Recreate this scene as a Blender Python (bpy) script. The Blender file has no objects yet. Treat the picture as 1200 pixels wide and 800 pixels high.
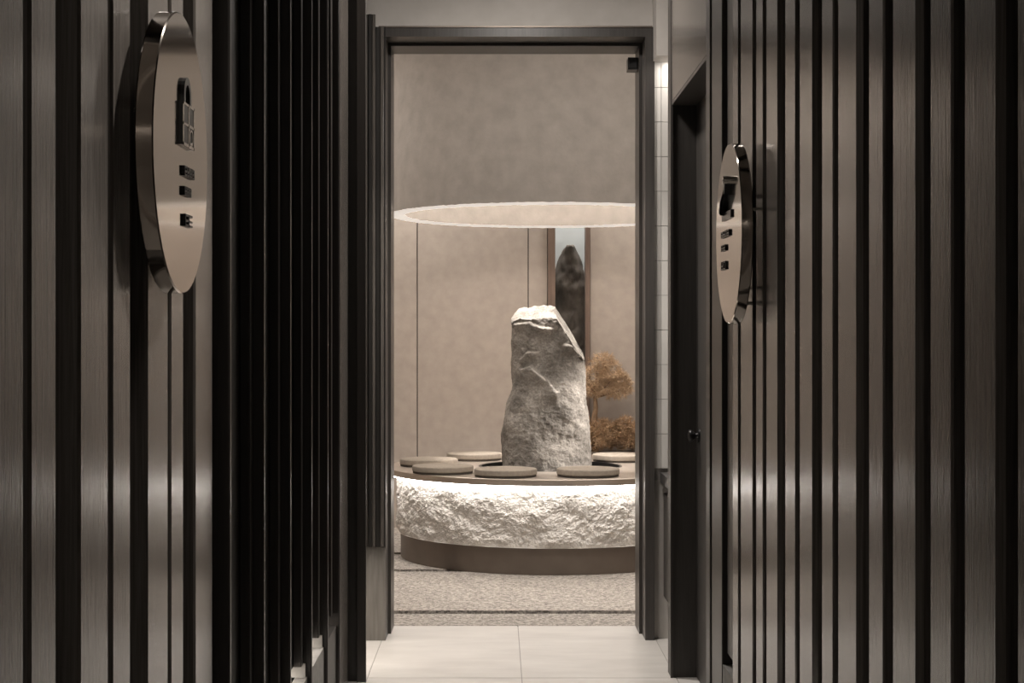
import bpy, math, random
from mathutils import Vector, noise
random.seed(7)
C = bpy.context.scene.collection
S = bpy.context.scene

# ------------------------------------------------------------------ camera
cd = bpy.data.cameras.new('camera'); cam = bpy.data.objects.new('camera', cd); C.objects.link(cam)
cam.location = (0, 0, 1.2); cam.rotation_euler = (math.pi/2, 0, 0)
cd.sensor_width = 36; cd.lens = 57.0; cd.shift_x = 0.015; cd.shift_y = -0.0025; cd.clip_start = 0.02
S.camera = cam
# ------------------------------------------------------------------ world, exposure
w = bpy.data.worlds.new('world'); S.world = w; w.use_nodes = True
w.node_tree.nodes['Background'].inputs[0].default_value = (0.9, 0.85, 0.8, 1)
w.node_tree.nodes['Background'].inputs[1].default_value = 0.02
S.view_settings.view_transform = 'Standard'; S.view_settings.look = 'None'
S.view_settings.exposure = 0.0; S.view_settings.gamma = 1.0

WARM = (1.0, 0.93, 0.865)
def area(name, loc, rot, sx, sy, power, col=WARM, spread=math.pi):
    l = bpy.data.lights.new(name, 'AREA'); l.shape = 'RECTANGLE'; l.size = sx; l.size_y = sy
    l.energy = power; l.color = col; l.spread = spread
    o = bpy.data.objects.new(name, l); C.objects.link(o); o.location = loc; o.rotation_euler = rot
    return o
def spot(name, loc, target, power, angle=60, blend=0.6, r=0.03, col=WARM):
    l = bpy.data.lights.new(name, 'SPOT'); l.energy = power; l.spot_size = math.radians(angle)
    l.spot_blend = blend; l.shadow_soft_size = r; l.color = col
    o = bpy.data.objects.new(name, l); C.objects.link(o); o.location = loc
    d = Vector(target) - Vector(loc); o.rotation_euler = d.to_track_quat('-Z', 'Y').to_euler()
    return o
# stone room: spots inside the drum, unseen ceiling panels added to fill the room
spot('lamp_stone_top', (0.34, 8.95, 2.80), (0.30, 9.06, 1.2), 420, 34, 0.5, 0.04)
spot('lamp_stone_right', (1.72, 8.35, 1.80), (0.47, 9.0, 0.66), 360, 26, 0.9, 0.05)
spot('lamp_bench_front', (0.30, 6.98, 2.90), (0.30, 8.15, 0.25), 135, 52, 0.8, 0.12)
area('lamp_wall_wash', (0.0, 9.86, 2.93), (math.radians(32), 0, 0), 3.6, 0.06, 45, WARM, math.radians(130))
area('fill_room_left', (-1.45, 8.6, 2.90), (0, 0, 0), 0.3, 2.2, 16)
area('fill_room_right', (1.7, 8.6, 2.90), (0, 0, 0), 0.3, 2.2, 16)
area('fill_room_front', (0.3, 7.05, 2.90), (0, 0, 0), 2.4, 0.2, 15)
area('fill_niche', (0.46, 10.60, 2.90), (0, 0, 0), 0.15, 0.3, 18)  # unseen lamp added to brighten the niche
# corridor down-lights, plus two unseen wall washes added to brighten the planks
spot('lamp_doorway', (0.08, 6.0, 2.72), (0.08, 6.1, 0), 150, 80, 0.7, 0.06)
area('lamp_corridor', (0.10, 5.55, 2.74), (0, 0, 0), 0.16, 0.16, 17)
spot('fill_left_wash', (0.30, 3.3, 2.72), (-0.62, 2.3, 1.1), 150, 58, 0.9, 0.05)
spot('fill_right_wash', (-0.36, 4.6, 2.72), (0.62, 2.75, 0.2), 80, 48, 1.0, 0.05)
area('lamp_rear', (0.0, -2.25, 2.72), (math.radians(-20), 0, 0), 1.2, 0.1, 9)
# basin alcove: strip under the soffit and an unseen ceiling fill added to brighten the tiles
area('lamp_alcove', (1.18, 6.42, 2.300), (math.radians(12), 0, 0), 1.0, 0.04, 4.5)
area('fill_alcove_ceiling', (0.85, 5.72, 2.72), (math.radians(25), 0, 0), 0.3, 0.2, 13)

# ------------------------------------------------------------------ materials
def new_mat(name):
    m = bpy.data.materials.new(name); m.use_nodes = True
    nt = m.node_tree; b = nt.nodes['Principled BSDF']
    return m, nt, b
def node(nt, t, **kw):
    n = nt.nodes.new(t)
    for k, v in kw.items(): setattr(n, k, v)
    return n
def mix_col(nt, fac, a, b):
    n = node(nt, 'ShaderNodeMix', data_type='RGBA')
    nt.links.new(fac, n.inputs[0])
    n.inputs[6].default_value = (*a, 1); n.inputs[7].default_value = (*b, 1)
    return n.outputs[2]
def coords(nt, scale):
    tc = node(nt, 'ShaderNodeTexCoord'); mp = node(nt, 'ShaderNodeMapping')
    mp.inputs['Scale'].default_value = scale
    geo = node(nt, 'ShaderNodeNewGeometry')
    nt.links.new(geo.outputs['Position'], mp.inputs[0])
    return mp.outputs[0]
def noise_tex(nt, vec, scale, detail=4, rough=0.55):
    n = node(nt, 'ShaderNodeTexNoise'); n.inputs['Scale'].default_value = scale
    n.inputs['Detail'].default_value = detail; n.inputs['Roughness'].default_value = rough
    nt.links.new(vec, n.inputs['Vector']); return n.outputs['Fac']
def ramp(nt, fac, p0, p1):
    r = node(nt, 'ShaderNodeMapRange'); r.inputs[1].default_value = p0; r.inputs[2].default_value = p1
    nt.links.new(fac, r.inputs[0]); return r.outputs[0]
def bump(nt, b, h, strength, dist):
    n = node(nt, 'ShaderNodeBump'); n.inputs['Strength'].default_value = strength
    n.inputs['Distance'].default_value = dist
    nt.links.new(h, n.inputs['Height']); nt.links.new(n.outputs[0], b.inputs['Normal'])
def textured(name, a, c, scale=(1, 1, 1), ns=10, detail=4, lo=0.35, hi=0.65, rough=0.5, metal=0.0,
             bs=0.0, bd=0.002, bn=None, bscale=None, spec=0.5):
    m, nt, b = new_mat(name)
    v = coords(nt, scale); f = noise_tex(nt, v, ns, detail)
    nt.links.new(mix_col(nt, ramp(nt, f, lo, hi), a, c), b.inputs['Base Color'])
    b.inputs['Roughness'].default_value = rough; b.inputs['Metallic'].default_value = metal
    b.inputs['Specular IOR Level'].default_value = spec
    if bs:
        h = f if bn is None else noise_tex(nt, coords(nt, bscale or scale), bn, 5, 0.6)
        bump(nt, b, h, bs, bd)
    return m
MAT = {}
MAT['plank'] = textured('stained_oak', (0.095, 0.084, 0.074), (0.155, 0.139, 0.124), (12, 12, 0.35), 18, 8, 0.36, 0.64, 0.21, 0, 0.25, 0.0008, 22, (12, 12, 0.35), 0.9)
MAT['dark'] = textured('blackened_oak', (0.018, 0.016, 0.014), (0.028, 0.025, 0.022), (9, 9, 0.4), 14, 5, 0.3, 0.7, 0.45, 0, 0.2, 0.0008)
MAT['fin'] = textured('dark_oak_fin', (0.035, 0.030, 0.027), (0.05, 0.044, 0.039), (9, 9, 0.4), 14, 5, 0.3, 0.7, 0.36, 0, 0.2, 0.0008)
MAT['grey_wood'] = textured('greyed_wood', (0.13, 0.12, 0.105), (0.21, 0.195, 0.175), (6, 6, 0.5), 10, 6, 0.3, 0.7, 0.6, 0, 0.2, 0.001)
MAT['jamb'] = textured('door_frame_wood', (0.045, 0.040, 0.037), (0.07, 0.063, 0.058), (9, 9, 0.4), 12, 5, 0.3, 0.7, 0.38, 0, 0.2, 0.0008)
MAT['leaf'] = textured('door_leaf_wood', (0.04, 0.036, 0.032), (0.06, 0.054, 0.049), (8, 8, 0.4), 14, 5, 0.3, 0.7, 0.5, 0, 0.2, 0.0008)
MAT['plinth'] = textured('pale_stone', (0.34, 0.33, 0.31), (0.46, 0.45, 0.43), (1, 1, 1), 30, 5, 0.3, 0.7, 0.7, 0, 0.2, 0.001)
MAT['plaster'] = textured('lime_plaster', (0.56, 0.528, 0.49), (0.64, 0.605, 0.568), (1, 1, 1), 9, 6, 0.3, 0.7, 0.85, 0, 0.15, 0.002, 60)
MAT['drum'] = textured('mottled_plaster', (0.42, 0.39, 0.36), (0.51, 0.476, 0.442), (1, 1, 1), 12, 8, 0.3, 0.7, 0.9, 0, 0.35, 0.003, 70)
MAT['rim'] = textured('white_plaster', (0.72, 0.69, 0.65), (0.80, 0.77, 0.73), (1, 1, 1), 14, 6, 0.3, 0.7, 0.9, 0, 0.5, 0.005, 40)
MAT['panel'] = textured('tan_wall_panel', (0.375, 0.326, 0.284), (0.435, 0.381, 0.333), (1, 1, 1), 16, 8, 0.3, 0.7, 0.8, 0, 0.15, 0.001, 120)
MAT['niche'] = textured('pale_niche', (0.45, 0.47, 0.47), (0.52, 0.54, 0.54), (1, 1, 1), 5, 4, 0.3, 0.7, 0.8)
MAT['copper'] = textured('brown_frame', (0.13, 0.09, 0.07), (0.19, 0.135, 0.105), (6, 6, 0.5), 10, 4, 0.3, 0.7, 0.4)
MAT['tile'] = textured('porcelain_floor', (0.50, 0.475, 0.445), (0.62, 0.595, 0.56), (0.8, 2.2, 1), 4, 8, 0.3, 0.7, 0.38, 0, 0.1, 0.001, 60)
MAT['walltile'] = textured('cream_wall_tile', (0.60, 0.58, 0.545), (0.68, 0.655, 0.62), (1, 1, 1), 6, 3, 0.3, 0.7, 0.3)
MAT['grout'] = textured('grey_grout', (0.30, 0.285, 0.265), (0.36, 0.34, 0.32), (1, 1, 1), 40, 3, 0.3, 0.7, 0.9)
MAT['base'] = textured('dark_subfloor', (0.02, 0.018, 0.016), (0.03, 0.027, 0.025), (1, 1, 1), 20, 3, 0.3, 0.7, 0.9)
MAT['black'] = textured('black_lacquer', (0.010, 0.010, 0.010), (0.014, 0.013, 0.013), (1, 1, 1), 30, 2, 0.3, 0.7, 0.3)
MAT['cushion'] = textured('felt_cushion', (0.22, 0.19, 0.155), (0.28, 0.243, 0.20), (1, 1, 1), 60, 5, 0.3, 0.7, 0.95, 0, 0.4, 0.002, 200)
MAT['piping'] = textured('felt_edge', (0.05, 0.042, 0.035), (0.07, 0.06, 0.05), (1, 1, 1), 60, 5, 0.3, 0.7, 0.95, 0, 0.3, 0.002, 200)
MAT['bronze'] = textured('brushed_bronze', (0.60, 0.54, 0.48), (0.68, 0.61, 0.545), (1, 1, 30), 8, 4, 0.3, 0.7, 0.38, 1.0, 0.04, 0.0005)
MAT['bronze_dark'] = textured('dull_bronze', (0.18, 0.152, 0.13), (0.21, 0.178, 0.153), (1, 1, 1), 8, 4, 0.3, 0.7, 0.45, 0.8, 0.04, 0.0005)
MAT['brass'] = textured('brushed_champagne_metal', (0.43, 0.385, 0.342), (0.47, 0.422, 0.375), (4, 60, 4), 8, 4, 0.3, 0.7, 0.09, 1.0, 0.01, 0.0002)
MAT['rough_stone'] = textured('split_face_stone', (0.60, 0.57, 0.535), (0.70, 0.67, 0.63), (1, 1, 1), 14, 8, 0.3, 0.7, 0.9, 0, 0.5, 0.006, 70)
MAT['dark_rock'] = textured('dark_rock', (0.06, 0.05, 0.042), (0.22, 0.19, 0.163), (1, 1, 0.7), 9, 8, 0.3, 0.7, 0.8, 0, 0.6, 0.01, 25)
MAT['dry_leaf'] = textured('dry_orange_needles', (0.40, 0.27, 0.165), (0.70, 0.53, 0.36), (1, 1, 1), 60, 3, 0.3, 0.7, 0.8)
MAT['dry_leaf2'] = textured('dry_brown_moss', (0.30, 0.19, 0.11), (0.55, 0.38, 0.235), (1, 1, 1), 60, 3, 0.3, 0.7, 0.8)
MAT['bark'] = textured('pale_bark', (0.16, 0.10, 0.06), (0.28, 0.19, 0.12), (1, 1, 0.4), 60, 4, 0.3, 0.7, 0.9)
MAT['steel'] = textured('steel_pin', (0.50, 0.47, 0.43), (0.58, 0.545, 0.5), (1, 1, 1), 20, 2, 0.3, 0.7, 0.2, 1.0)
MAT['counter'] = textured('dark_counter', (0.04, 0.038, 0.036), (0.06, 0.057, 0.054), (1, 1, 1), 15, 4, 0.3, 0.7, 0.3)
MAT['cabinet'] = textured('brown_grey_cabinet', (0.055, 0.05, 0.045), (0.08, 0.072, 0.065), (6, 6, 0.5), 12, 4, 0.3, 0.7, 0.5)
MAT['ceiling'] = textured('ceiling_paint', (0.50, 0.475, 0.44), (0.54, 0.51, 0.475), (1, 1, 1), 5, 3, 0.3, 0.7, 0.9)
def standing_mat():
    m, nt, b = new_mat('granite_boulder')
    v = coords(nt, (1, 1, 1))
    f1 = noise_tex(nt, v, 7, 8, 0.6); f2 = noise_tex(nt, v, 90, 3, 0.6)
    big = mix_col(nt, ramp(nt, f1, 0.36, 0.64), (0.12, 0.109, 0.097), (0.30, 0.281, 0.256))
    n = node(nt, 'ShaderNodeMix', data_type='RGBA', blend_type='MULTIPLY'); n.inputs[0].default_value = 0.7
    sp = mix_col(nt, ramp(nt, f2, 0.35, 0.65), (0.6, 0.58, 0.56), (1.15, 1.13, 1.1))
    nt.links.new(big, n.inputs[6]); nt.links.new(sp, n.inputs[7])
    nt.links.new(n.outputs[2], b.inputs['Base Color']); b.inputs['Roughness'].default_value = 0.85
    bump(nt, b, f2, 0.8, 0.008); return m
MAT['standing'] = standing_mat()
def gravel_mat():
    m, nt, b = new_mat('washed_pebble')
    v = coords(nt, (1, 1, 1))
    vo = node(nt, 'ShaderNodeTexVoronoi'); vo.inputs['Scale'].default_value = 95
    nt.links.new(v, vo.inputs['Vector'])
    sep = node(nt, 'ShaderNodeSeparateColor'); nt.links.new(vo.outputs['Color'], sep.inputs[0])
    col = mix_col(nt, sep.outputs[0], (0.15, 0.134, 0.118), (0.50, 0.455, 0.405))
    nt.links.new(col, b.inputs['Base Color']); b.inputs['Roughness'].default_value = 0.7
    inv = node(nt, 'ShaderNodeMath', operation='SUBTRACT'); inv.inputs[0].default_value = 1
    nt.links.new(vo.outputs['Distance'], inv.inputs[1])
    bump(nt, b, inv.outputs[0], 0.5, 0.004); return m
MAT['gravel'] = gravel_mat()
def glow(name, col, strength):
    m, nt, b = new_mat(name)
    b.inputs['Base Color'].default_value = (0.8, 0.8, 0.8, 1)
    b.inputs['Emission Color'].default_value = (*col, 1); b.inputs['Emission Strength'].default_value = strength
    return m
MAT['led'] = glow('led_strip', (1.0, 0.95, 0.90), 22)
MAT['led_inner'] = glow('led_inner', (1.0, 0.92, 0.84), 42)
MAT['led_soft'] = glow('led_soft', (1.0, 0.90, 0.80), 9)
MAT['rim_glow'] = glow('glowing_rim_plaster', (1.0, 0.93, 0.86), 0.5)  # faint emission stands for light falling on the plaster rim

# ------------------------------------------------------------------ mesh helpers
class MB:
    def __init__(s): s.v = []; s.f = []
    def add(s, vs, fs):
        o = len(s.v); s.v += [tuple(p) for p in vs]; s.f += [tuple(i + o for i in f) for f in fs]; return s
    def box(s, x0, x1, y0, y1, z0, z1):
        vs = [(x, y, z) for z in (z0, z1) for x, y in ((x0, y0), (x1, y0), (x1, y1), (x0, y1))]
        return s.add(vs, [(3, 2, 1, 0), (4, 5, 6, 7), (0, 1, 5, 4), (1, 2, 6, 5), (2, 3, 7, 6), (3, 0, 4, 7)])
    def prism(s, poly, z0, z1):          # counter-clockwise xy polygon
        n = len(poly)
        vs = [(x, y, z0) for x, y in poly] + [(x, y, z1) for x, y in poly]
        fs = [tuple(reversed(range(n))), tuple(range(n, 2*n))]
        fs += [(i, (i+1) % n, n + (i+1) % n, n + i) for i in range(n)]
        return s.add(vs, fs)
    def cbox(s, x0, x1, y0, y1, z0, z1, c=0.003):   # box with chamfered vertical edges
        return s.prism([(x0+c, y0), (x1-c, y0), (x1, y0+c), (x1, y1-c), (x1-c, y1), (x0+c, y1), (x0, y1-c), (x0, y0+c)], z0, z1)
    def lathe(s, prof, n=64, c=(0, 0, 0), axis='z', closed=False):
        vs = []; fs = []; m = len(prof)
        for i in range(n):
            a = 2*math.pi*i/n; ca, sa = math.cos(a), math.sin(a)
            for r, h in prof:
                if axis == 'z': vs.append((c[0]+r*ca, c[1]+r*sa, c[2]+h))
                elif axis == 'x': vs.append((c[0]+h, c[1]+r*ca, c[2]+r*sa))
                else: vs.append((c[0]+r*sa, c[1]+h, c[2]+r*ca))
        for i in range(n):
            j = (i+1) % n
            for k in range(m if closed else m-1):
                l = (k+1) % m
                fs.append((i*m+k, j*m+k, j*m+l, i*m+l))
        return s.add(vs, fs)
    def tube(s, pts, r, n=8):
        pts = [Vector(p) for p in pts]; rs = r if isinstance(r, (list, tuple)) else [r]*len(pts)
        vs = []; fs = []; m = len(pts)
        for i, p in enumerate(pts):
            d = (pts[min(i+1, m-1)] - pts[max(i-1, 0)]).normalized()
            u = d.cross(Vector((0.31, 0.12, 0.94)))
            if u.length < 1e-3: u = d.cross(Vector((1, 0, 0)))
            u.normalize(); q = d.cross(u)
            for k in range(n):
                a = 2*math.pi*k/n; vs.append(p + (u*math.cos(a) + q*math.sin(a))*rs[i])
        for i in range(m-1):
            for k in range(n):
                l = (k+1) % n; fs.append((i*n+k, i*n+l, (i+1)*n+l, (i+1)*n+k))
        fs.append(tuple(reversed(range(n)))); fs.append(tuple((m-1)*n+k for k in range(n)))
        return s.add(vs, fs)
WORLD = {}
def wloc(o):
    p = Vector((0, 0, 0))
    while o: p += o.location; o = o.parent
    return p
def obj(name, mb, mat, parent=None, smooth=False, origin=None, mat2=None):
    """links the collected shapes (given in world coordinates) as ONE mesh object"""
    me = bpy.data.meshes.new(name); base = wloc(parent) if parent else Vector((0, 0, 0))
    org = Vector(origin) if origin else base
    me.from_pydata([tuple(Vector(v) - org) for v in mb.v], [], mb.f); me.update()
    me.materials.append(MAT[mat])
    if smooth:
        for p in me.polygons: p.use_smooth = True
        if smooth == 'auto':
            try: me.set_sharp_from_angle(angle=math.radians(40))
            except Exception: pass
    o = bpy.data.objects.new(name, me); C.objects.link(o)
    o.location = org - base
    if parent: o.parent = parent
    return o
def struct(name, mb, mat):
    o = obj(name, mb, mat); o['kind'] = 'structure'; return o
def tag(o, label, cat, group=None):
    o['label'] = label; o['category'] = cat
    if group: o['group'] = group
    return o
def thing(name, loc, label, cat, group=None):
    o = bpy.data.objects.new(name, None); C.objects.link(o); o.location = loc
    o.empty_display_size = 0.1
    return tag(o, label, cat, group)
def dup(root, loc, label, rz=0):
    r = root.copy(); C.objects.link(r); r.location = loc; r.rotation_euler = (0, 0, rz); r['label'] = label
    for ch in list(root.children):
        c = ch.copy(); C.objects.link(c); c.parent = r
    return r
F = 1900.0; VX, VY = 582.0, 397.0
CEIL = 2.75

# ================================================================== STRUCTURE
# ---- floor: dark sub-floor with tiles and pebble slabs laid on it
fl = struct('floor', MB().box(-2.2, 2.4, -2.5, 11.6, -0.16, -0.06), 'base')
tx = [-1.552, -1.005, -0.458, 0.089, 0.636, 1.183, 1.73]
ty = [6.786 - 1.043*k for k in range(10)]
g = 0.0016
for i in range(len(tx)-1):
    for j in range(len(ty)-1):
        x0, x1, y1, y0 = tx[i], tx[i+1], ty[j], ty[j+1]
        if y1 < 5.0 and (i < 1 or i > 4): continue
        obj('floor_tile', MB().box(x0+g, x1-g, y0+g, y1-g, -0.06, 0.0), 'tile', fl)
ys = [6.790, 7.125, 8.41, 9.08, 10.5]
for k in range(4):
    h = 0.042
    y0 = ys[k] + (h if k else 0); y1 = ys[k+1] - (h if k < 3 else 0)
    obj('pebble_slab', MB().box(-2.0, 2.3, y0, y1, -0.06, 0.0), 'gravel', fl)
obj('joint_bed', MB().box(-2.0, 2.3, 0, 6.786, -0.06, -0.003), 'grout', fl)

# ---- ceilings
struct('ceiling', MB().box(-0.95, 2.0, -2.5, 6.5, CEIL, CEIL+0.1).box(-2.2, 2.4, 6.5, 11.6, 2.95, 3.05), 'ceiling')

# ---- wall_left : plank cladding, then fins over a lit stone plinth
AL = 0.54
wl = struct('wall_left', MB().box(-0.95, -AL-0.06, -2.5, 3.14, -0.06, CEIL)
            .box(-0.95, -0.80, 3.14, 6.46, -0.06, CEIL), 'dark')
def left_plank(y0, y1, t=0.06):
    c = 0.004
    x0, x1 = -AL-t, -AL
    poly = [(x0, y0), (x1-c, y0), (x1, y0+c), (x1, y1-c), (x1-c, y1), (x0, y1)]
    obj('plank', MB().prism(poly, 0.0, CEIL), 'plank', wl)
def yl(px, a=AL): return a*F/(VX-px)
lp = [(36, 66), (94, 127), (132, 153), (173, 197), (200.5, 215), (229, 249)]
for a, b in lp: left_plank(yl(a), yl(b))
yy = yl(28); left_plank(yy-0.15, yy)
pitch = 0.406
for k in range(1, 9):
    left_plank(yl(36)-pitch*k, yl(66)-pitch*k); left_plank(yy-0.15-pitch*k, yy-pitch*k)
# fins
AF = 0.52
fin_px = [269, 309, 340, 365, 384, 398]
fy = [AF*F/(VX-p) for p in fin_px]
for y in fy:
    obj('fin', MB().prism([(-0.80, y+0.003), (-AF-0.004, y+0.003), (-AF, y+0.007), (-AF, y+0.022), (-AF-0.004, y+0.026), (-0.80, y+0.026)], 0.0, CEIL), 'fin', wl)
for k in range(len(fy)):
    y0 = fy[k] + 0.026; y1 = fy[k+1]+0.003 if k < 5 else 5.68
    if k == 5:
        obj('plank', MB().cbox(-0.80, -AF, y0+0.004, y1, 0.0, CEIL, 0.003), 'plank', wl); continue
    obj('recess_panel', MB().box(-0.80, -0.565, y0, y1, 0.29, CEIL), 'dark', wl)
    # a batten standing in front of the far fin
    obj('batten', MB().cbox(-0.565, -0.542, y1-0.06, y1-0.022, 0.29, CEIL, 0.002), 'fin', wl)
    zt = 0.252
    m = MB().box(-0.80, -0.532, y0+0.002, y1-0.002, 0.0, zt-0.02)
    m.box(-0.565, -0.532, y0+0.002, y1-0.002, zt-0.02, zt).box(-0.80, -0.575, y1-0.06, y1-0.002, zt-0.02, zt)
    obj('plinth_block', m, 'plinth' if k < 4 else 'dark', wl)  # last block coloured dark to imitate the shadow falling there
    if k < 4: obj('stone_facing', MB().box(-0.80, -0.536, y1-0.014, y1, zt, 0.29), 'plinth', wl)
    obj('plinth_light', MB().box(-0.76, -0.60, y0+0.04, y1-0.04, 0.283, 0.29), 'led_soft', wl)
# pilaster at the end of the left wall
p = obj('pilaster', MB().cbox(-0.80, -0.46, 5.685, 5.71, 0.0, CEIL, 0.003), 'dark', wl)
obj('recess_panel', MB().box(-0.80, -0.54, 5.71, 6.40, 0.36, CEIL), 'dark', wl)
obj('plinth_light', MB().box(-0.78, -0.60, 5.80, 6.30, 0.352, 0.36), 'led_soft', wl)
obj('corner_trim', MB().cbox(-0.49, -0.457, 5.672, 5.686, 0.0, CEIL, 0.002), 'fin', wl)

# ---- wall_right : plank cladding, door opening, end jamb
AR = 0.62
def yr(px, a=AR): return a*F/(px-VX)
wr = struct('wall_right', MB().box(AR+0.06, 0.95, -2.5, yr(845), -0.06, CEIL).box(AR+0.06, 0.95, yr(845), yr(831), -0.06, CEIL)
            .box(AR+0.02, 0.95, yr(829.5), 5.75, 2.042, CEIL), 'dark')
def right_plank(y0, y1, name='plank', t=0.06, ch=0.004, a=AR, z0=0.0, z1=CEIL, mat='plank'):
    c = 0.003
    poly = [(a+ch*0.8, y0), (a+t, y0), (a+t, y1), (a+c, y1), (a, y1-c), (a, y0+ch)]
    return obj(name, MB().prism(poly, z0, z1), mat, wr)
rp = [(858.5, 865, 0), (868, 882, 0), (886, 894, 0), (898, 912, 1), (920, 932, 0), (937, 953, 1), (963, 976, 0), (982, 1005, 1),
      (1018, 1035, 0), (1046, 1075, 1), (1090, 1115, 0), (1130, 1170, 1)]
for a, b, q in rp:
    right_plank(yr(b), yr(a), ch=0.012 if q else 0.004)
for k in range(1, 9):
    s = 0.388*k
    right_plank(yr(1115)-s, yr(1090)-s); right_plank(yr(1170)-s, yr(1130)-s, ch=0.012)
# plain dark panels next to the door, standing over a stone plinth
right_plank(yr(856.5), yr(847), 'side_panel', 0.03, 0.004, AR+0.012, 0.34, CEIL, 'fin')
obj('plinth_block', MB().box(AR+0.002, AR+0.06, yr(858.4), yr(846.1), 0.0, 0.305), 'plinth', wr)
right_plank(yr(846), yr(834), 'side_panel', 0.035, 0.003, AR, 0.0, CEIL, 'fin')
right_plank(yr(833.4), yr(829), 'door_casing', 0.14, 0.003, AR-0.004, 0.0, CEIL, 'jamb')
# panel over the opening, and the far jamb
obj('header_panel', MB().box(AR, AR+0.02, yr(829)+0.002, 5.748, 2.04, CEIL), 'plank', wr)
obj('header_lining', MB().box(AR+0.001, 0.80, yr(829)+0.001, 5.75, 2.028, 2.041), 'jamb', wr)
obj('end_jamb', MB().cbox(AR-0.002, 0.95, 5.751, 5.85, 0.0, CEIL, 0.003), 'leaf', wr)
obj('end_trim', MB().box(AR-0.004, AR+0.004, 5.742, 5.751, 0.0, CEIL), 'jamb', wr)
d = struct('door_1', MB().cbox(0.708, 0.75, yr(829), 5.751, 0.005, 2.028, 0.002), 'leaf')
kn = MB().lathe([(0.0, -0.001), (0.024, -0.001), (0.024, -0.006), (0.010, -0.008), (0.009, -0.014), (0.014, -0.020), (0.022, -0.032), (0.021, -0.038), (0.012, -0.041), (0.0, -0.042)], 24, (0.709, 5.66, 0.862), 'x')
obj('door_knob', kn, 'black', d, 'auto')

# ---- wall between corridor and stone room, with the door frame
struct('wall_middle', MB().box(-2.2, -0.48, 6.49, 6.79, -0.06, 2.95).box(0.629, 2.4, 6.50, 6.79, -0.06, 2.95)
       .box(-0.48, 0.629, 6.49, 6.79, 2.445, 2.95), 'plaster')
fr = struct('trim_1', MB().box(0.592, 0.629, 6.46, 6.79, 0.0, 2.442), 'jamb')
obj('left_jamb', MB().box(-0.479, -0.442, 6.46, 6.79, 0.0, 2.442), 'jamb', fr)
obj('head', MB().box(-0.442, 0.592, 6.46, 6.79, 2.404, 2.442), 'jamb', fr)
obj('head_edge', MB().box(-0.47, 0.62, 6.455, 6.462, 2.440, 2.446), 'bronze_dark', fr)
obj('door_stop', MB().box(-0.442, -0.430, 6.60, 6.79, 0.0, 2.404), 'fin', fr)
obj('door_stop', MB().box(0.580, 0.592, 6.60, 6.79, 0.0, 2.404), 'fin', fr)
obj('door_stop', MB().box(-0.430, 0.580, 6.60, 6.79, 2.392, 2.404), 'fin', fr)
# dark battens beside the left jamb over a grey base board
t2 = struct('trim_2', MB().box(-0.80, -0.4425, 6.452, 6.462, 0.0, 0.372), 'grey_wood')
bx = [(427, 432, 'plank', 6.448), (432, 436.2, 'dark', 6.44), (436.4, 440.2, 'plank', 6.446), (440.4, 446, 'dark', 6.444), (446, 450, 'plank', 6.44), (450, 452, 'dark', 6.445)]
for a, b, mt, yf in bx:
    obj('batten', MB().cbox((a-VX)*6.46/F, (b-VX)*6.46/F, yf, 6.4595, 0.374 + (0.03 if a == 440 else 0), 2.49 if a < 437 else 2.44, 0.002), mt, t2)
obj('batten', MB().box(-0.80, -0.522, 6.45, 6.4595, 0.374, CEIL), 'dark', t2)

# ---- stone room shell
YB = 10.3
def xb(px, y=YB): return (px-VX)*y/F
wb = struct('wall_back', MB().box(-2.2, xb(642), YB+0.02, YB+0.12, -0.06, 2.95), 'niche')
struct('wall_back_right', MB().box(xb(691), 2.4, YB+0.02, YB+0.12, -0.06, 2.95), 'panel')
struct('wall_niche_back', MB().box(xb(630), xb(702), YB+0.85, YB+0.95, -0.06, 2.95), 'niche')
struct('wall_niche_left', MB().box(xb(632), xb(642), YB+0.12, YB+0.85, -0.06, 2.95), 'niche')
struct('wall_niche_right', MB().box(xb(698), xb(704), YB+0.12, YB+0.85, -0.06, 2.95), 'niche')
gp = 0.003
xs = [-2.0, xb(489)-0.70*1.0, xb(489), xb(619), xb(642)]
for i in range(4):
    obj('wall_panel', MB().cbox(xs[i]+gp, xs[i+1]-gp, YB, YB+0.02, 0.0, 2.95, 0.002), 'panel', wb)
obj('wall_panel', MB().cbox(xb(691.5), 1.7, YB, YB+0.02, 0.0, 2.95, 0.002), 'panel', wb)
obj('panel_backing', MB().box(-2.1, xb(642), YB+0.012, YB+0.0205, 0.0, 2.95), 'dark', wb)
obj('niche_frame', MB().box(xb(642), xb(650.5), YB-0.03, YB+0.10, 0.0, 2.95), 'copper', wb)
obj('niche_frame', MB().box(xb(686), xb(691), YB-0.03, YB+0.10, 0.0, 2.95), 'copper', wb)
struct('wall_room_left', MB().box(-1.9, -1.8, 6.79, YB+0.02, -0.06, 2.95), 'panel')
struct('wall_room_right', MB().box(2.0, 2.1, 6.79, YB+0.02, -0.06, 2.95), 'panel')
struct('wall_rear', MB().box(-0.95, 0.95, -2.6, -2.5, -0.06, CEIL), 'plaster')
struct('wall_alcove_right', MB().box(1.75, 1.85, 5.0, 6.5, -0.06, CEIL).box(0.95, 1.75, 5.0, 5.1, -0.06, CEIL), 'plaster')

struct('trim_4', MB().box(0.624, 1.75, 6.33, 6.4995, 2.306, CEIL), 'plaster')
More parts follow.
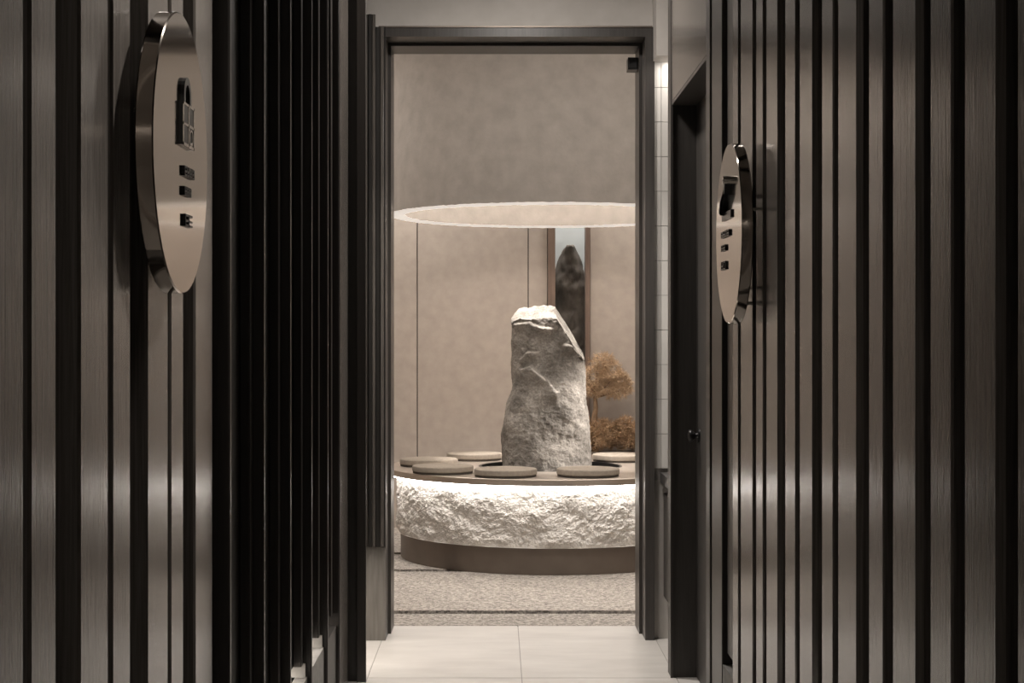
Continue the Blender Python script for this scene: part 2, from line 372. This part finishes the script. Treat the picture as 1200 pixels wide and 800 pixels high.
# ---- slim wall tiles in the alcove
wt = struct('trim_3', MB().box(0.6295, 1.75, 6.490, 6.4995, 0.635, 2.345), 'grout')
tw, th = 0.0275, 0.1385
for r in range(12):
    z1 = 2.343 - r*th; z0 = max(z1 - th + 0.0022, 0.637)
    for c in range(12):
        x0 = 0.6315 + c*tw
        obj('wall_tile', MB().box(x0, x0+tw-0.0018, 6.4825, 6.490, z0, z1), 'walltile', wt)
m = MB()
for r in range(12):
    z1 = 2.343 - r*th; z0 = max(z1 - th + 0.0022, 0.637)
    for c in range(12, 40):
        x0 = 0.6315 + c*tw; m.box(x0, x0+tw-0.0018, 6.4825, 6.490, z0, z1)
o = obj('wall_tile', m, 'walltile', wt); o['kind'] = 'stuff'

# ================================================================== THINGS
# ---- round bench
BC = (0.30, 9.065)
bench = thing('round_bench', (BC[0], BC[1], 0), 'large round bench with bronze top over a rough white stone band', 'bench')
cx, cy = BC
obj('base_drum', MB().lathe([(0.0, 0.001), (0.835, 0.001), (0.835, 0.165), (0.0, 0.165)], 128, (cx, cy, 0)), 'bronze_dark', bench, 'auto')
def rough_band():
    m = MB(); n, k = 1100, 90; z0, z1 = 0.138, 0.457
    for i in range(n):
        a = 2*math.pi*i/n; ca, sa = math.cos(a), math.sin(a)
        for j in range(k+1):
            t = j/k; z = z0 + (z1-z0)*t
            p = Vector((ca*0.88, sa*0.88, z))
            q = p + 0.03*noise.noise_vector(p*7)
            d1 = noise.fractal(q*7, 0.75, 2.1, 6)
            vd = noise.voronoi(Vector((q.x*10, q.y*10, q.z*14)))[0]
            vd2 = noise.voronoi(Vector((q.x*27, q.y*27, q.z*33)))[0]
            vd3 = noise.voronoi(Vector((q.x*5.5, q.y*5.5, q.z*8)))[0]
            disp = 0.008*d1 + 0.022*(0.5-vd3[0]) + 0.013*(0.5-vd[0]) + 0.008*(0.4-vd2[0]) + 0.006*noise.fractal(q*34, 0.45, 2, 6)
            edge = min(1.0, (1-t)/0.14) if t > 0.86 else 1.0
            edge *= 0.35 + 0.65*min(1.0, t/0.10)
            r = 0.852 + max(-0.030, min(0.018, disp))*edge - 0.012*(1-edge)
            m.v.append((cx+ca*r, cy+sa*r, z))
    for i in range(n):
        l = (i+1) % n
        for j in range(k):
            m.f.append((i*(k+1)+j, l*(k+1)+j, l*(k+1)+j+1, i*(k+1)+j+1))
    m.lathe([(0.80, z0), (0.853, z0)], n, (cx, cy, 0))
    return m
obj('stone_band', rough_band(), 'rough_stone', bench, False)
obj('bench_top', MB().lathe([(0.40, 0.458), (0.905, 0.458), (0.907, 0.460), (0.907, 0.489), (0.905, 0.491), (0.40, 0.491)], 160, (cx, cy, 0), 'z', True), 'bronze', bench, 'auto')
obj('light_strip', MB().lathe([(0.884, 0.452), (0.899, 0.452), (0.899, 0.4575), (0.884, 0.4575)], 160, (cx, cy, 0), 'z', True), 'led', bench)
obj('center_tray', MB().lathe([(0.0, 0.468), (0.385, 0.468), (0.385, 0.492), (0.40, 0.492), (0.40, 0.462), (0.0, 0.462)], 96, (cx, cy, 0)), 'black', bench, 'auto')

# ---- standing stone
def interp(tab, z):
    if z <= tab[0][0]: return tab[0][1]
    for (a, b), (c, d) in zip(tab, tab[1:]):
        if z <= c: return b + (d-b)*(z-a)/(c-a)
    return tab[-1][1]
def zpx(py, y): return 1.2 - (py-VY)*y/F
def boulder(left, right, yc, depth, ztop_fn, z0, z1, n, k, amp, ledges, seed, ex=2.6):
    m = MB(); sv = Vector((seed, seed*0.7, seed*1.3))
    L = sorted((zpx(py, yc), (px-VX)*yc/F) for px, py in left)
    R = sorted((zpx(py, yc), (px-VX)*yc/F) for px, py in right)
    for j in range(k+1):
        t = j/k; z = z0 + (z1-z0)*t
        xl, xr = interp(L, z), interp(R, z)
        xm, hw = (xl+xr)/2, (xr-xl)/2
        hd = depth*(1 - 0.25*t)
        for i in range(n):
            a = 2*math.pi*i/n; c, s = math.cos(a), math.sin(a)
            q = (abs(c)**ex + abs(s)**ex)**(-1/ex)
            x, y = xm + hw*c*q, yc + hd*s*q
            p = Vector((x, y, z)) + sv
            dd = amp*(1.2*noise.fractal(p*4, 0.8, 2.0, 5) + 0.6*(0.45 - noise.voronoi(p*7)[0][0]) + 0.30*noise.fractal(p*20, 0.5, 2, 5))
            for fn in ledges: dd += fn(x, y, z)
            x += c*dd*0.75; y += s*dd
            zz = min(z, ztop_fn(x, y) + 0.010*noise.fractal(p*16, 0.5, 2, 5))
            m.v.append((x, y, zz))
    for j in range(k):
        for i in range(n):
            l = (i+1) % n
            m.f.append((j*n+i, j*n+l, (j+1)*n+l, (j+1)*n+i))
    # cap: shrink the top ring to the middle in steps, still following the cut
    last = [m.v[k*n+i] for i in range(n)]
    cxm = sum(v[0] for v in last)/n; cym = sum(v[1] for v in last)/n
    prev = k*n
    for st in range(1, 13):
        f = 1 - st/13; base = len(m.v)
        for i in range(n):
            x = cxm + (last[i][0]-cxm)*f; y = cym + (last[i][1]-cym)*f
            p = Vector((x, y, 1.0)) + sv
            m.v.append((x, y, ztop_fn(x, y) + 0.010*noise.fractal(p*16, 0.5, 2, 5)))
        for i in range(n):
            l = (i+1) % n; m.f.append((prev+i, prev+l, base+l, base+i))
        prev = base
    m.f.append(tuple(prev+i for i in range(n)))
    m.f.append(tuple(reversed(range(n))))
    return m
YS = 9.04
def sm(e0, e1, v):
    t = max(0.0, min(1.0, (v-e0)/(e1-e0))); return t*t*(3-2*t)
def ledge(pts, w0, dep):
    # a shelf: surface above the line steps back by dep, front face only
    P = [((px-VX)*YS/F, zpx(py, YS)) for px, py in pts]
    def fn(x, y, z):
        if y > YS: return 0.0
        if x < P[0][0] - 0.03 or x > P[-1][0] + 0.03: return 0.0
        zl = interp(P, x)
        fade = sm(P[0][0]-0.03, P[0][0]+0.01, x)*(1-sm(P[-1][0]-0.01, P[-1][0]+0.03, x))
        return dep*fade*(1-sm(-0.004, 0.008, z-zl))*sm(-w0, 0.0, z-zl)
    return fn
leds = [ledge([(612, 420), (618, 412), (626, 413)], 0.06, 0.034), ledge([(613, 432), (622, 428), (632, 438), (641, 445), (650, 458)], 0.10, 0.036),
        ledge([(606, 380), (620, 378), (632, 384), (644, 385)], 0.05, 0.018), ledge([(662, 404), (672, 406), (680, 412)], 0.07, 0.028)]
xl = lambda px: (px-VX)*YS/F
def stop(x, y):
    dz = 0.24*(y-YS)          # tilts down towards the viewer
    top = 1.345 + dz + 0.006*math.sin(x*30)
    right = 1.345 + (xl(651)-x)*1.62 + dz
    leftc = 1.345 + (x-xl(612))*0.9 + dz
    return min(top, right, leftc + 0.012)
stone = boulder([(600, 366), (600, 400), (601, 442), (599, 461), (594, 477), (587, 510), (589, 543), (589, 560)],
                [(684, 366), (684, 411), (686, 450), (688, 472), (692, 505), (692, 543), (692, 560)],
                YS, 0.23, stop, 0.4685, 1.39, 300, 210, 0.018, leds, 3.1)
so = obj('standing_stone', stone, 'standing', None, True, (cx, YS, 0.4685))
tag(so, 'tall pale grey boulder standing in the middle of the round bench', 'stone')

# ---- seat cushions
def cushion(loc, label):
    t = thing('seat_cushion', loc, label, 'cushion', 'round seat cushions on the bench')
    x, y, z = loc; R = 0.163
    obj('cushion_pad', MB().lathe([(0.0, 0.0115), (R-0.003, 0.0115), (R, 0.0135), (R, 0.034), (R-0.002, 0.038), (R-0.006, 0.040), (0.08, 0.0415), (0.0, 0.042)], 64, loc), 'cushion', t, 'auto')
    obj('cushion_base', MB().lathe([(0.0, 0.0005), (R-0.006, 0.0005), (R-0.004, 0.002), (R-0.004, 0.0115), (0.0, 0.0115)], 48, loc), 'piping', t, 'auto')
    return t
PZ = 0.491
def cpos(px, py):
    y = F*(1.2-0.53)/(py-VY); return ((px-VX)*y/F, y, PZ)
c0 = cushion(cpos(592.5, 548.8), 'round felt seat cushion at the front of the bench, left of the two nearest')
for px, py, lab in ((689, 548.5, 'round felt seat cushion at the front right, nearest to the bright bench edge'),
                    (519, 545.2, 'round felt seat cushion at the front left overlapping the dark edged one behind'),
                    (502.5, 537.2, 'round felt seat cushion farthest left on the bench, partly hidden by another'),
                    (556, 530.5, 'darker looking round felt seat cushion behind on the left near the wall'),
                    (727, 532.0, 'round felt seat cushion on the right in front of the dry bonsai')):
    dup(c0, cpos(px, py), lab)

# ---- drum ceiling lamp over the bench
DB = 1.883
drum = thing('drum_lamp', (cx, cy, DB), 'huge round plaster drum lamp hanging over the stone bench', 'lamp')
R = 0.905
obj('drum_shell', MB().lathe([(R-0.004, DB+0.006), (R, DB+0.02), (R, 2.949), (R-0.10, 2.949), (R-0.10, DB+0.02), (R-0.096, DB+0.006)], 160, (cx, cy, 0), 'z', False), 'drum', drum, 'auto')
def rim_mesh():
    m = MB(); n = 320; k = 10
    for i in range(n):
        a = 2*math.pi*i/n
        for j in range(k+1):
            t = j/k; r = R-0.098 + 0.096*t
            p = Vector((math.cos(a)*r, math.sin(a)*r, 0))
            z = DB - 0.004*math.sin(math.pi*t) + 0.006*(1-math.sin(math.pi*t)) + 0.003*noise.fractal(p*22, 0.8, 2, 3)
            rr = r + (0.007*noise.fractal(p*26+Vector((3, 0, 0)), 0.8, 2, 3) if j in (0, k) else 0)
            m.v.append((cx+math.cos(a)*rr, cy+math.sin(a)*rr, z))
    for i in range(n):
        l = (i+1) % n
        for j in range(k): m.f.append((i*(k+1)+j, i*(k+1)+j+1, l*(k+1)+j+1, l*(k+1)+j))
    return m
obj('glowing_rim', rim_mesh(), 'rim_glow', drum, True)  # plaster lip made to glow in place of light from below
obj('inner_light', MB().lathe([(R-0.13, 2.72), (R-0.101, 2.72), (R-0.101, 2.76), (R-0.13, 2.76)], 96, (cx, cy, 0), 'z', True), 'led_inner', drum)

# ---- tall dark rock in the niche
YN = 10.72
rock = boulder([(661, 285), (658, 291), (653, 306), (650, 330), (648, 400), (649, 700)],
               [(673, 285), (676, 291), (682, 303), (686, 320), (688, 400), (688, 700)],
               YN, 0.16, lambda x, y: 1.815 - 1.2*max(0, abs(x-0.485)-0.02), 0.0, zpx(286, YN), 96, 110, 0.022, [], 8.4, 2.1)
ro = obj('tall_rock', rock, 'dark_rock', None, True, (0.5, YN, 0))
tag(ro, 'tall dark pointed rock in the wall niche behind the pale boulder', 'stone')

# ---- dry bonsai in a planter behind the bench
YP = 10.125
bon = thing('dry_bonsai', (0.74, YP, 0), 'orange brown dried bonsai with mossy planter at the right behind the bench', 'plant')
obj('planter', MB().cbox(0.54, 1.25, 9.99, 10.255, 0.0, 0.50, 0.006), 'bronze_dark', bon)
def needles(m, c, rx, ry, rz, n, ln, wd, up=0.0):
    # star shaped tufts of stiff needles scattered through an ellipsoid
    for i in range(n):
        while True:
            u = Vector((random.uniform(-1, 1), random.uniform(-1, 1), random.uniform(-1, 1)))
            if 0.35 < u.length < 1: break
        p = Vector((c[0]+u.x*rx, c[1]+u.y*ry, c[2]+u.z*rz))
        for k in range(13):
            d = (u.normalized()*0.5 + Vector((random.uniform(-1, 1), random.uniform(-1, 1), random.uniform(-1, 1)+up))).normalized()
            s = d.cross(Vector((random.uniform(-1, 1), random.uniform(-1, 1), random.uniform(-1, 1)))).normalized()*wd
            e = p + d*ln*random.uniform(0.7, 1.2)
            m.add([p-s, p+s, e+s*0.4, e-s*0.4], [(0, 1, 2, 3)])
def pb(px, py): return ((px-VX)*YP/F, zpx(py, YP))
m = MB()
for px, py, rr, nn in ((706, 424, .07, 800), (697, 440, .075, 800), (716, 436, .075, 900), (727, 446, .068, 750), (708, 454, .075, 800), (724, 458, .055, 500), (694, 458, .05, 420), (735, 454, .042, 350)):
    x, z = pb(px, py); needles(m, (x, YP+random.uniform(-.03, .03), z), rr, min(rr, .075), rr*0.85, int(nn*0.10), 0.030, 0.0017)
o = obj('foliage', m, 'dry_leaf', bon); o['kind'] = 'stuff'
m = MB()
for i in range(22):
    x = 0.57 + 0.65*i/21; needles(m, (x, YP+random.uniform(-.05, .05), 0.60+random.uniform(-.02, .03)), .055, .06, .095, 62, 0.032, 0.0018, 0.3)
o = obj('moss', m, 'dry_leaf2', bon); o['kind'] = 'stuff'
x, z = pb(697, 492)
tr = [(x, YP, 0.50), (x-0.004, YP, z), (x+0.006, YP, pb(0, 478)[1]), (x+0.0, YP, pb(0, 462)[1]), (x+0.03, YP, pb(0, 446)[1]), (x+0.06, YP, pb(0, 432)[1])]
obj('trunk', MB().tube(tr, [.026, .019, .015, .013, .008, .004], 10), 'bark', bon, True)
mb_ = MB()
for ex, ez in ((-0.04, 440), (0.10, 446), (0.15, 458), (0.02, 425), (-0.02, 456)):
    mb_.tube([(x, YP, pb(0, 466)[1]), (x+ex*0.5, YP, pb(0, (466+ez)/2)[1]), (x+ex, YP-0.02, pb(0, ez)[1])], [.008, .006, .003], 6)
obj('branches', mb_, 'bark', bon, True)

# ---- round signs
def sign(side, face, yc, zc, label):
    s = 1 if side == 'left' else -1          # outward normal of the face, +x on the left wall
    wall = -AL if s > 0 else AR
    t = thing('round_sign', (face, yc, zc), label, 'sign', None)
    T = 0.027; R = 0.219
    prof = [(0.0, 0.0), (R-0.002, 0.0), (R, -0.002), (R, -T+0.002), (R-0.002, -T), (0.0, -T)]
    obj('disc', MB().lathe([(r, h*s) for r, h in prof], 128, (face, yc, zc), 'x'), 'brass', t, 'auto')
    for dy, dz in ((-0.13, 0.05), (-0.03, -0.17), (0.11, 0.10), (0.08, -0.13)):
        x0 = face - T*s; x1 = wall + (-0.0345 if abs(0) else 0)*s
        m = MB().tube([(x0, yc+dy, zc+dz), (wall-0.0*s, yc+dy, zc+dz)], 0.0045, 12)
        m.tube([(x0-0.004*s, yc+dy, zc+dz), (x0-0.010*s, yc+dy, zc+dz)], 0.008, 12)
        obj('standoff_pin', m, 'steel', t, 'auto')
    return t, s
H = 0.0045
def bar(m, face, s, yc, zc, y0, y1, z0, z1, h=H, base=0.0):
    a, b = sorted((face+base*s, face+(base+h)*s)); m.box(a, b, yc+y0, yc+y1, zc+z0, zc+z1)
def glyphs(face, s, yc, zc, ya, yb, z0, z1, n, t, name='lettering'):
    cw = (yb-ya)/n; rnd = random.Random(int(1000*(z0+2)))
    m = MB(); hgt = z1-z0; st = 0.0032
    for i in range(n):
        u0 = ya+i*cw+cw*0.06; u1 = ya+(i+1)*cw-cw*0.06
        bar(m, face, s, yc, zc, u0, u0+st, z0, z1)
        if rnd.random() < 0.75: bar(m, face, s, yc, zc, u1-st, u1, z0, z1)
        ks = [0.0, 0.46, 1.0]
        if rnd.random() < 0.4: ks.pop(rnd.randrange(3))
        for k in ks: bar(m, face, s, yc, zc, u0, u1, z0+k*(hgt-st), z0+k*(hgt-st)+st)
        if rnd.random() < 0.5: bar(m, face, s, yc, zc, (u0+u1)/2-st/2, (u0+u1)/2+st/2, z0, z1)
    return obj(name, m, 'black', t)
# left sign
FL, YL_, ZL = -0.493, 2.545, 1.490
sl, s = sign('left', FL, YL_, ZL, 'round brushed metal sign on the left plank wall with padlock like window emblem')
def lz(py, y=2.51): return zpx(py, y) - ZL
ec = 0.019                        # emblem centre along the wall
m = MB(); q0, q1 = lz(168), lz(117)
bar(m, FL, s, YL_, ZL, ec-0.046, ec+0.046, q0, q1, 0.0055)
obj('emblem_plate', m, 'black', sl)
m = MB(); zc_ = (q0+q1)/2
for y0, y1, z0, z1 in ((-.046, .046, q1-.004, q1), (-.046, .046, q0, q0+.004), (-.046, -.041, q0, q1), (.041, .046, q0, q1), (-.0025, .0025, q0, q1), (-.046, .046, zc_-.002, zc_+.002)):
    bar(m, FL, s, YL_, ZL, ec+y0, ec+y1, z0, z1, 0.0012, 0.0055)
obj('emblem_bars', m, 'steel', sl)
m = MB(); pts = []
for i in range(13):
    a = math.pi*i/12; pts.append((FL+0.003*s, YL_+ec-0.006+0.024*math.cos(a), ZL+q1+0.012+0.024*math.sin(a)))
pts = [(FL+0.003*s, YL_+ec+0.018, ZL+q1-0.003)] + pts + [(FL+0.003*s, YL_+ec-0.030, ZL+q1-0.003)]
for a, b in zip(pts, pts[1:]): pass
def flat_arch(m, pts, s, h, w):
    n = len(pts)
    for k, (x, y, z) in enumerate(pts):
        d = Vector(pts[min(k+1, n-1)]) - Vector(pts[max(k-1, 0)]); d.normalize()
        nx = Vector((0, -d.z, d.y))*w
        for hh in (-h, h):
            for sg in (-1, 1): m.v.append((x+hh, y+nx.y*sg, z+nx.z*sg))
    for k in range(n-1):
        b = k*4; e = b+4
        m.f += [(b, b+1, e+1, e), (b+2, e+2, e+3, b+3), (b, e, e+2, b+2), (b+1, b+3, e+3, e+1)]
flat_arch(m, pts, s, 0.003, 0.006)
obj('emblem_arch', m, 'black', sl)
obj('emblem_ring', MB().lathe([(0.010, 0.0055*s), (0.010, 0.0067*s), (0.0135, 0.0067*s), (0.0135, 0.0055*s)], 24, (FL, YL_+ec+0.020, ZL+(q0+zc_)/2), 'x', True), 'steel', sl)
glyphs(FL, s, YL_, ZL, -0.006, 0.078, lz(203), lz(191), 4, sl)
glyphs(FL, s, YL_, ZL, -0.006, 0.052, lz(226), lz(215.5), 3, sl)
glyphs(FL, s, YL_, ZL, 0.0, 0.062, lz(262.5), lz(248), 2, sl)
# right sign
FR, YR_, ZR = 0.565, 3.955, 1.456
sr, s = sign('right', FR, YR_, ZR, 'round brushed metal sign on the right plank wall with slanted hook emblem')
def rz(py, y=3.96): return zpx(py, y) - ZR
m = MB(); bar(m, FR, s, YR_, ZR, -0.070, 0.085, rz(257), rz(248)); obj('emblem_plate', m, 'black', sr)
m = MB(); flat_arch(m, [(FR-0.007, YR_+0.055, ZR+rz(249)), (FR-0.007, YR_+0.045, ZR+rz(240)), (FR-0.007, YR_-0.02, ZR+rz(226)), (FR-0.007, YR_-0.03, ZR+rz(214))], s, 0.007, 0.009)
flat_arch(m, [(FR-0.007, YR_-0.02, ZR+rz(229)), (FR-0.007, YR_-0.062, ZR+rz(237)), (FR-0.007, YR_-0.068, ZR+rz(248))], s, 0.007, 0.008)
obj('emblem_hook', m, 'black', sr)
obj('emblem_knob', MB().lathe([(0.0, -0.019), (0.010, -0.018), (0.011, -0.012), (0.011, 0.0)], 20, (FR, YR_-0.03, ZR+rz(213)), 'x'), 'steel', sr, 'auto')
glyphs(FR, s, YR_, ZR, -0.040, 0.100, rz(277), rz(269.5), 4, sr)
glyphs(FR, s, YR_, ZR, 0.025, 0.100, rz(292.5), rz(285.5), 2, sr)
glyphs(FR, s, YR_, ZR, 0.022, 0.098, rz(315), rz(305), 2, sr)

# ---- wall hung vanity in the alcove
va = thing('vanity_cabinet', (1.1, 6.15, 0.174), 'dark wall hung basin cabinet in the white tiled alcove', 'cabinet')
obj('cabinet_body', MB().cbox(0.667, 1.55, 5.90, 6.482, 0.174, 0.585, 0.002), 'cabinet', va)
obj('shadow_gap', MB().box(0.69, 1.53, 5.93, 6.482, 0.585, 0.628), 'black', va)
obj('countertop', MB().cbox(0.653, 1.56, 5.89, 6.482, 0.628, 0.668, 0.002), 'counter', va)

# ---- small black door closer block on the right jamb
dc = obj('door_latch', MB().cbox(0.540, 0.5795, 6.66, 6.74, 2.306, 2.356, 0.003).box(0.545, 0.575, 6.655, 6.66, 2.315, 2.347), 'black', None, False, (0.57, 6.7, 2.306))
tag(dc, 'small black latch box high on the right door jamb', 'latch')
